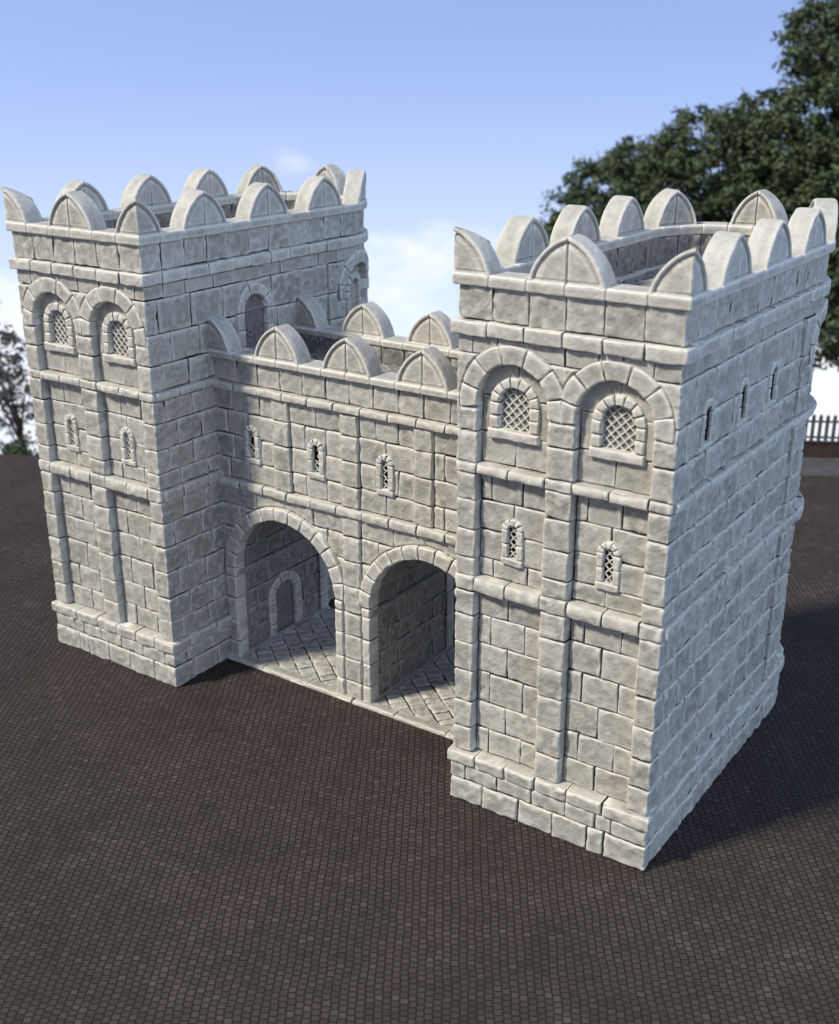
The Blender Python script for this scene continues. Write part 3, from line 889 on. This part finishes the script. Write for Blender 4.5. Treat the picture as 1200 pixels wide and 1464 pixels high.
inv = nd(nt, 'ShaderNodeMath', operation='SUBTRACT'); inv.inputs[0].default_value = 1; nt.links.new(br.outputs['Fac'], inv.inputs[1])
sm = nd(nt, 'ShaderNodeMath', operation='MULTIPLY_ADD'); sm.inputs[1].default_value = .35; nt.links.new(n3.outputs['Fac'], sm.inputs[0]); nt.links.new(inv.outputs[0], sm.inputs[2])
bp = nd(nt, 'ShaderNodeBump', Strength=.8, Distance=.03); nt.links.new(sm.outputs[0], bp.inputs['Height']); nt.links.new(bp.outputs[0], bs.inputs['Normal'])
SETTS = m

def sheet(name, quads, mat, kind='structure'):
    V = [p for q in quads for p in q]; F = np.arange(len(V)).reshape(-1, 4)
    o = mesh_from(name, np.array(V), [F], mat, None, False)
    o['kind'] = kind
    return o
pz = sheet('pavement', [[en(-110, -90), en(110, -90), en(110, 31.96), en(-110, 31.96)]], SETTS)
tag(pz, 'wide plaza of small dark brown stone setts under the gatehouse')

ROADM = flat_mat('grey_asphalt', (.05, .05, .052), (.08, .08, .08), 1.5)
rd = sheet('road', [[en(-8, 31.97, -.03), en(110, 31.97, -.03), en(110, 35.0, -.03), en(-8, 35.0, -.03)]], ROADM)
tag(rd, 'strip of grey asphalt behind the plaza')
EARTH = flat_mat('sandy_earth', (.035, .035, .02), (.13, .08, .04), .22)
# terrain: level under the plaza, falling away beyond it
ns = [-140, -90, 31.9, 33, 35, 37, 42, 55, 90, 160, 300, 600]
zs_ = [-.08, -.08, -.08, -.09, -.12, -.5, -3.0, -10, -28, -60, -120, -230]
es = [-600, -300, -160, -112, -60, -30, 0, 30, 60, 112, 160, 300, 600]
V = []
for n_, z_ in zip(ns, zs_):
    for e_ in es:
        drop = 0 if abs(e_) <= 112 else -(abs(e_) - 112) * .4
        V.append(en(e_, n_, min(z_, -.08 + drop) - (n_ > 32.5) * 2.2 * min(max((-e_ - 12) / 18, 0), 1)))
idx = np.arange(len(V)).reshape(len(ns), len(es))
F = np.stack([idx[:-1, :-1], idx[:-1, 1:], idx[1:, 1:], idx[1:, :-1]], -1).reshape(-1, 4)
tr = mesh_from('terrain', np.array(V), [F], EARTH, None, True); tag(tr, 'sandy hillside falling away beyond the plaza', kind='structure')

# ------------------------------------------------------------------ trees
def leaf_mat(name, a, b):
    m, nt, bs = new_mat(name)
    oi = nd(nt, 'ShaderNodeTexCoord'); n = nd(nt, 'ShaderNodeTexNoise', Scale=.45, Detail=5, Roughness=.7)
    nt.links.new(oi.outputs['Object'], n.inputs['Vector'])
    r = ramp(nt, n.outputs['Fac'], [(.32, a), (.62, b), (.80, (b[0] * 1.7, b[1] * 1.35, b[2] * .9))]); nt.links.new(r.outputs[0], bs.inputs['Base Color'])
    bs.inputs['Roughness'].default_value = .6; bs.inputs['Specular IOR Level'].default_value = .25
    bs.inputs['Transmission Weight'].default_value = 0
    return m
LEAF = leaf_mat('dark_foliage', (.036, .057, .030), (.085, .125, .06))
LEAF2 = leaf_mat('grey_foliage', (.04, .043, .04), (.10, .10, .085))
BARK = flat_mat('bark', (.045, .035, .028), (.09, .07, .055), 3)

def tube(mb, pts, rad, n=9):
    pts = np.array(pts, float); rad = np.array(rad, float)
    A = np.linspace(0, 2 * PI, n)
    P = np.zeros((len(pts), n, 3))
    for i, p in enumerate(pts):
        d = pts[min(i + 1, len(pts) - 1)] - pts[max(i - 1, 0)]; d /= np.linalg.norm(d) + 1e-9
        a = np.cross(d, (0, 1, .3)); a /= np.linalg.norm(a); b = np.cross(d, a)
        P[i] = p + rad[i] * (np.cos(A)[:, None] * a + np.sin(A)[:, None] * b)
    mb.grid(P, True)

def tree(name, label, base, blobs, leaf, nclump, nleaf, size, mat, group, seed):
    """base: foot; blobs: crown masses (dx,dy,z,r) relative to foot"""
    rg = np.random.RandomState(seed)
    t = empty(name, base); tag(t, label, 'tree', group)
    tb = MB()
    top = np.array(blobs[0][:3]) * (1, 1, .9)
    H = top[2]
    sp = [np.array([0, 0, -1.]), np.array([.2, .1, H * .3]), np.array([-.2, .3, H * .6]), top]
    tube(tb, sp, [H * .032, H * .024, H * .016, H * .004])
    for (x, y, z, r) in blobs:
        k = rg.uniform(.35, .65); s0 = sp[1] * (1 - k) + sp[2] * k
        e = np.array([x, y, z])
        tube(tb, [s0, s0 * .45 + e * .55 + np.array([0, 0, -r * .15]), e + rg.uniform(-.3, .3, 3) * r], [H * .012, H * .007, H * .002], 7)
        for q in range(6):
            dv = rg.normal(size=3); dv /= np.linalg.norm(dv)
            tube(tb, [e, e + dv * r * .5 + (0, 0, .1 * r), e + dv * r * .98], [H * .004, H * .0025, H * .001], 5)
    tb.build('trunk', BARK, t)
    V, F = [], []
    cs = []
    for (x, y, z, r) in blobs:
        n = int(nclump * (r / 4.) ** 2)
        dv = rg.normal(size=(n, 3)); dv /= np.linalg.norm(dv, axis=1)[:, None]
        rr = r * rg.uniform(.35, 1.0, n) ** .45 * (1 + .22 * vnoise(dv[:, 0] * 2.2 + seed, dv[:, 1] * 2.2 + x, dv[:, 2] * 2.2 + z))
        cs.append(np.array([x, y, z]) + dv * rr[:, None] * np.array([1, 1, .85]))
    cs = np.concatenate(cs)
    cr = rg.uniform(.5, 1.25, len(cs)) * leaf
    ctr = np.repeat(cs, nleaf, 0); crr = np.repeat(cr, nleaf)
    dv = rg.normal(size=ctr.shape); dv /= np.linalg.norm(dv, axis=1)[:, None]
    p = ctr + dv * (crr * rg.uniform(.2, 1, len(crr)))[:, None] * np.array([1, 1, .7])
    a = rg.normal(size=p.shape); a /= np.linalg.norm(a, axis=1)[:, None]
    b = np.cross(a, rg.normal(size=p.shape)); b /= np.linalg.norm(b, axis=1)[:, None]
    s = (size * rg.uniform(.6, 1.3, len(p)))[:, None]
    Q = np.stack([p - a * s, p + b * s * .55, p + a * s, p - b * s * .55], 1).reshape(-1, 3)
    mesh_from('crown', Q, [np.arange(len(Q)).reshape(-1, 4)], mat, t, False)
    return t

# big oaks on the slope to the right; their feet stand on the falling ground
def zt(x, y):
    n_ = NV @ np.array([x, y]); e_ = EV @ np.array([x, y])
    return float(np.interp(n_, ns, zs_) - (n_ > 32.5) * 2.2 * min(max((-e_ - 12) / 18, 0), 1))
GR = 'tall trees standing on the slope beyond the plaza'
def put_tree(label, x, y, blobs, **k):
    z = zt(x, y)
    bl = [(bx - x, by - y, bz - z, r) for bx, by, bz, r in blobs]
    return tree(k.pop('name', 'broadleaf_tree'), label, (x, y, z), bl, group=k.pop('group', GR), **k)
KW = dict(leaf=.9, nclump=190, nleaf=34, size=.19, mat=LEAF)
put_tree('tallest dark green tree, its crown reaching the top right corner of the picture', -9, 62,
         [(-12, 62, 20, 6.5), (-8, 61, 25, 6), (-4, 62, 18, 7), (-15, 61, 15.5, 5), (-10, 60, 10, 6.5), (-3, 60, 9, 6.5), (-16.5, 60.8, 20.5, 2.8), (-13, 60, 5, 4.5), (-14.5, 61, 9.5, 4.5), (-9, 58, 3.5, 4), (-10, 61, 15, 5.5), (-13.5, 61, 12, 4.5), (-11.5, 55.5, 4.0, 4.2), (-7, 56, 2.5, 4)], seed=3, **KW)
put_tree('dark green tree with a stepped crown between the tallest tree and the outermost one', -24, 63,
         [(-24, 62.5, 12.5, 4.6), (-20.5, 62, 14.5, 3.6), (-26.5, 62.5, 9.5, 4.2), (-20, 62, 8, 5.5), (-25, 62, 5, 5), (-27.5, 63, 12.5, 2.2), (-18, 62, 12.5, 4.5), (-17.5, 61.5, 5, 5)], seed=5, **KW)
put_tree('lower dark green tree at the outer end of the row, nearest the open sky', -33, 64,
         [(-32, 63.5, 9.5, 4.0), (-35, 63.5, 7.2, 3.2), (-30, 63, 6, 4.8), (-34.5, 63.5, 4, 3.8), (-30.5, 63, 12, 2.2)], seed=8, **KW)
put_tree('thin grey leafed tree behind the left tower with sky showing through its crown', -58, 25,
         [(-57.5, 22.5, 1.5, 3.2), (-58, 26, -1, 2.8), (-57, 23.5, -3.6, 3.5), (-60, 27, -4, 2.6), (-56.2, 21.8, 4.0, 1.6), (-58, 24.5, 1.0, 2.4)],
         leaf=.7, nclump=85, nleaf=20, size=.16, mat=LEAF2, seed=12, group='trees beyond the plaza behind the left tower')

# low shrubs at the plaza edge
def shrub(label, x, y, r, h, seed):
    z = zt(x, y); rg = np.random.RandomState(seed)
    t = empty('shrub', (x, y, z)); tag(t, label, 'shrub', 'low shrubs along the plaza edge')
    tb = MB()
    for i in range(7):
        a = rg.uniform(0, 2 * PI); e = np.array([math.cos(a) * r * .6, math.sin(a) * r * .6, h * rg.uniform(.6, .95)])
        tube(tb, [(0, 0, -.05), e * .5 + (0, 0, .1), e], [.05, .035, .012], 6)
    tb.build('stem', BARK, t)
    n = 1500
    dv = rg.normal(size=(n, 3)); dv /= np.linalg.norm(dv, axis=1)[:, None]; dv[:, 2] = np.abs(dv[:, 2])
    p = dv * np.array([r, r, h]) * (rg.uniform(.3, 1, n) ** .5)[:, None]
    p = p * (1 + .25 * vnoise(dv[:, 0] * 3 + seed, dv[:, 1] * 3, dv[:, 2] * 3))[:, None]
    a = rg.normal(size=p.shape); a /= np.linalg.norm(a, axis=1)[:, None]
    b = np.cross(a, rg.normal(size=p.shape)); b /= np.linalg.norm(b, axis=1)[:, None]
    s = (.14 * rg.uniform(.6, 1.3, n))[:, None]
    Q = np.stack([p - a * s, p + b * s * .55, p + a * s, p - b * s * .55], 1).reshape(-1, 3)
    mesh_from('foliage', Q, [np.arange(len(Q)).reshape(-1, 4)], LEAF, t, False)
shrub('dark green shrub standing outermost along the plaza edge behind the left tower', -48.6, 14.8, 1.5, 1.8, 1)
shrub('broad grey green shrub between two others along the far left edge of the plaza', -46.9, 16.8, 1.4, 1.6, 4)
shrub('dark green shrub just right of another shrub, close to the left tower', -45.2, 18.9, 1.4, 1.5, 2)

# ------------------------------------------------------------------ fence on the right
FW = flat_mat('weathered_picket', (.05, .048, .045), (.09, .086, .082), 3)
FB = flat_mat('brown_fence_wall', (.035, .022, .018), (.06, .038, .03), 2)
def box(mb, c, ex, ey, ez, ux=(1, 0), bev=0):
    ux = np.array([ux[0], ux[1], 0.]); uy = np.array([-ux[1], ux[0], 0.]); uz = np.array([0, 0, 1.])
    V = np.array([np.array(c) + sx * ex * ux + sy * ey * uy + sz * ez * uz for sx in (-1, 1) for sy in (-1, 1) for sz in (-1, 1)])
    F = np.array([[0, 1, 3, 2], [4, 6, 7, 5], [0, 4, 5, 1], [2, 3, 7, 6], [0, 2, 6, 4], [1, 5, 7, 3]])
    mb.add(V, F)
fn = empty('picket_fence', en(20, 35.2, 0)); tag(fn, 'pale picket fence on a brown timber base beyond the road at the right', 'fence')
def fpar(o): o.parent = fn; o.matrix_parent_inverse = fn.matrix_basis.inverted(); return o
fb = MB(); box(fb, en(30, 35.25, .30), 25, .09, .42, EV); box(fb, en(30, 35.25, .75), 25.02, .13, .035, EV); fpar(fb.build('base_board', FB, smooth=False))
pk = MB()
for i in range(125):
    e = 5.1 + i * .36
    h = 1.45 + .02 * math.sin(i * 1.7)
    V = []
    w = .095
    for y in (-.015, .015):
        for (x, z) in ((-w, .70), (w, .70), (w, .70 + h), (0, .82 + h), (-w, .70 + h)):
            p = EV * (e + x) + NV * (35.22 + y); V.append((p[0], p[1], z))
    pk.add(np.array(V), np.array([[0, 1, 2, 4], [5, 9, 7, 6], [0, 5, 6, 1], [1, 6, 7, 2], [0, 4, 9, 5]]))
    pk.add(np.array(V), np.array([[4, 2, 3], [7, 9, 8]]))
    pk.add(np.array(V), np.array([[2, 7, 8, 3], [3, 8, 9, 4]]))
ob = fpar(pk.build('picket', FW, smooth=False)); ob['kind'] = 'stuff'
rl = MB(); box(rl, en(30, 35.28, 1.0), 25, .03, .05, EV); box(rl, en(30, 35.28, 1.85), 25, .03, .05, EV); fpar(rl.build('rail', FW, smooth=False))
for e in np.arange(5.3, 50, 3.0):
    q = MB(); box(q, en(e, 35.36, 1.15), .07, .07, 1.2, EV); fpar(q.build('post', FB, smooth=False))

# ------------------------------------------------------------------ sky, sun, camera
EL, AZ = math.radians(46), math.radians(31)          # sun height, and how far it stands to the left of the front
w = bpy.data.worlds.new('World'); C.world = w; w.use_nodes = True
nt = w.node_tree; bg = nt.nodes['Background']
sky = nd(nt, 'ShaderNodeTexSky', sky_type='NISHITA'); sky.sun_disc = False
sky.sun_elevation = EL; sky.sun_rotation = math.radians(180) + AZ
sky.air_density = 1.0; sky.dust_density = .6; sky.ozone_density = 1.4
tc = nd(nt, 'ShaderNodeTexCoord')
sh = nd(nt, 'ShaderNodeVectorMath', operation='ADD'); sh.inputs[1].default_value = (0, 0, .44)
nt.links.new(tc.outputs['Generated'], sh.inputs[0])
nm = nd(nt, 'ShaderNodeVectorMath', operation='NORMALIZE'); nt.links.new(sh.outputs[0], nm.inputs[0])
nt.links.new(nm.outputs[0], sky.inputs['Vector'])
sx = nd(nt, 'ShaderNodeSeparateXYZ'); nt.links.new(tc.outputs['Generated'], sx.inputs[0])
# clouds: soft banks low down, thin wisps higher
mp = nd(nt, 'ShaderNodeMapping'); mp.inputs['Scale'].default_value = (3.2, 3.2, 6.5); mp.inputs['Location'].default_value = (.9, .35, .2)
nt.links.new(tc.outputs['Generated'], mp.inputs['Vector'])
cn = nd(nt, 'ShaderNodeTexNoise', Scale=1.6, Detail=7, Roughness=.58, Distortion=.5); nt.links.new(mp.outputs[0], cn.inputs['Vector'])
lowm = nd(nt, 'ShaderNodeMapRange', **{'From Min': -.05, 'From Max': -.22, 'To Min': -.10, 'To Max': .27}); nt.links.new(sx.outputs['Z'], lowm.inputs['Value'])
sm = nd(nt, 'ShaderNodeMath', operation='ADD'); nt.links.new(cn.outputs['Fac'], sm.inputs[0])
rgt = nd(nt, 'ShaderNodeMapRange', interpolation_type='SMOOTHSTEP', **{'From Min': -.05, 'From Max': .65, 'To Min': 0., 'To Max': .34}); nt.links.new(sx.outputs['X'], rgt.inputs['Value'])  # extra cloud bank out of view at right, added to fill the shaded sides
s2 = nd(nt, 'ShaderNodeMath', operation='ADD'); nt.links.new(lowm.outputs[0], s2.inputs[0]); nt.links.new(rgt.outputs[0], s2.inputs[1])
wd = nd(nt, 'ShaderNodeVectorMath', operation='DISTANCE'); wd.inputs[1].default_value = (-0.6534, 0.7535, -0.1617)
ws = nd(nt, 'ShaderNodeVectorMath', operation='MULTIPLY'); ws.inputs[1].default_value = (1, 1, 2.2); nt.links.new(tc.outputs['Generated'], ws.inputs[0]); nt.links.new(ws.outputs[0], wd.inputs[0])
wm = nd(nt, 'ShaderNodeMapRange', interpolation_type='SMOOTHSTEP', **{'From Min': .10, 'From Max': 0., 'To Min': 0., 'To Max': .24}); nt.links.new(wd.outputs['Value'], wm.inputs['Value'])
s3 = nd(nt, 'ShaderNodeMath', operation='ADD'); nt.links.new(s2.outputs[0], s3.inputs[0]); nt.links.new(wm.outputs[0], s3.inputs[1])
nt.links.new(s3.outputs[0], sm.inputs[1])
cr = nd(nt, 'ShaderNodeMapRange', interpolation_type='SMOOTHSTEP', **{'From Min': .57, 'From Max': .80, 'To Min': 0., 'To Max': .95}); nt.links.new(sm.outputs[0], cr.inputs['Value'])
mx = nd(nt, 'ShaderNodeMix', data_type='RGBA'); nt.links.new(cr.outputs[0], mx.inputs['Factor'])
tn = nd(nt, 'ShaderNodeMix', data_type='RGBA', blend_type='MULTIPLY'); tn.inputs['Factor'].default_value = 1
nt.links.new(sky.outputs[0], tn.inputs['A']); 
gy = nd(nt, 'ShaderNodeMapRange', interpolation_type='SMOOTHSTEP', **{'From Min': -.4, 'From Max': .5, 'To Min': .26, 'To Max': .93}); nt.links.new(sx.outputs['Y'], gy.inputs['Value'])  # unseen sky behind the camera dimmed to cut fill on the fronts
gv = nd(nt, 'ShaderNodeVectorMath', operation='SCALE'); gv.inputs[0].default_value = (1.18, 1.0, 1.06); nt.links.new(gy.outputs[0], gv.inputs['Scale'])
nt.links.new(gv.outputs[0], tn.inputs['B'])
hz = nd(nt, 'ShaderNodeMapRange', interpolation_type='SMOOTHSTEP', **{'From Min': .03, 'From Max': -.27, 'To Min': 0., 'To Max': .72}); nt.links.new(sx.outputs['Z'], hz.inputs['Value'])
hm_ = nd(nt, 'ShaderNodeMix', data_type='RGBA'); nt.links.new(hz.outputs[0], hm_.inputs['Factor']); nt.links.new(tn.outputs['Result'], hm_.inputs['A']); hm_.inputs['B'].default_value = (3.3, 3.75, 4.2, 1)
nt.links.new(hm_.outputs['Result'], mx.inputs['A']); 
cg = nd(nt, 'ShaderNodeMapRange', **{'From Min': 0., 'From Max': .6, 'To Min': 0., 'To Max': 1.}); nt.links.new(sx.outputs['X'], cg.inputs['Value'])
cv = nd(nt, 'ShaderNodeMix', data_type='RGBA'); cv.inputs['A'].default_value = (3.85, 4.0, 4.3, 1); cv.inputs['B'].default_value = (4.3, 5.5, 7.9, 1); nt.links.new(cg.outputs[0], cv.inputs['Factor'])  # added right-hand bank is brighter and bluer, as fill light
nt.links.new(cv.outputs['Result'], mx.inputs['B'])
nt.links.new(mx.outputs['Result'], bg.inputs['Color'])
bg.inputs['Strength'].default_value = .15

sl = bpy.data.lights.new('sun', 'SUN'); sl.energy = 2.6; sl.angle = math.radians(7); sl.color = (1., .94, .83)
so = bpy.data.objects.new('sun', sl); COL.objects.link(so)
dv = Vector((math.sin(AZ) * math.cos(EL), math.cos(AZ) * math.cos(EL), -math.sin(EL)))
so.rotation_euler = dv.to_track_quat('-Z', 'Y').to_euler(); so.location = (-30, -50, 60)

cam = bpy.data.cameras.new('camera'); co = bpy.data.objects.new('camera', cam); COL.objects.link(co)
co.location = (9.2122, -23.4070, 19.2331)
co.rotation_euler = (PI / 2 - .36514, 0, .60352)
cam.sensor_fit = 'VERTICAL'; cam.sensor_height = 36; cam.lens = 1676.22 / 1464 * 36
cam.clip_start = .1; cam.clip_end = 2000
cam.dof.use_dof = True; cam.dof.focus_distance = 32.5; cam.dof.aperture_fstop = cam.lens / 1000 / .165
C.camera = co

C.view_settings.view_transform = 'Standard'; C.view_settings.look = 'None'
C.view_settings.exposure = .8; C.view_settings.gamma = 1; C.view_settings.use_curve_mapping = False
C.cycles.use_denoising = True
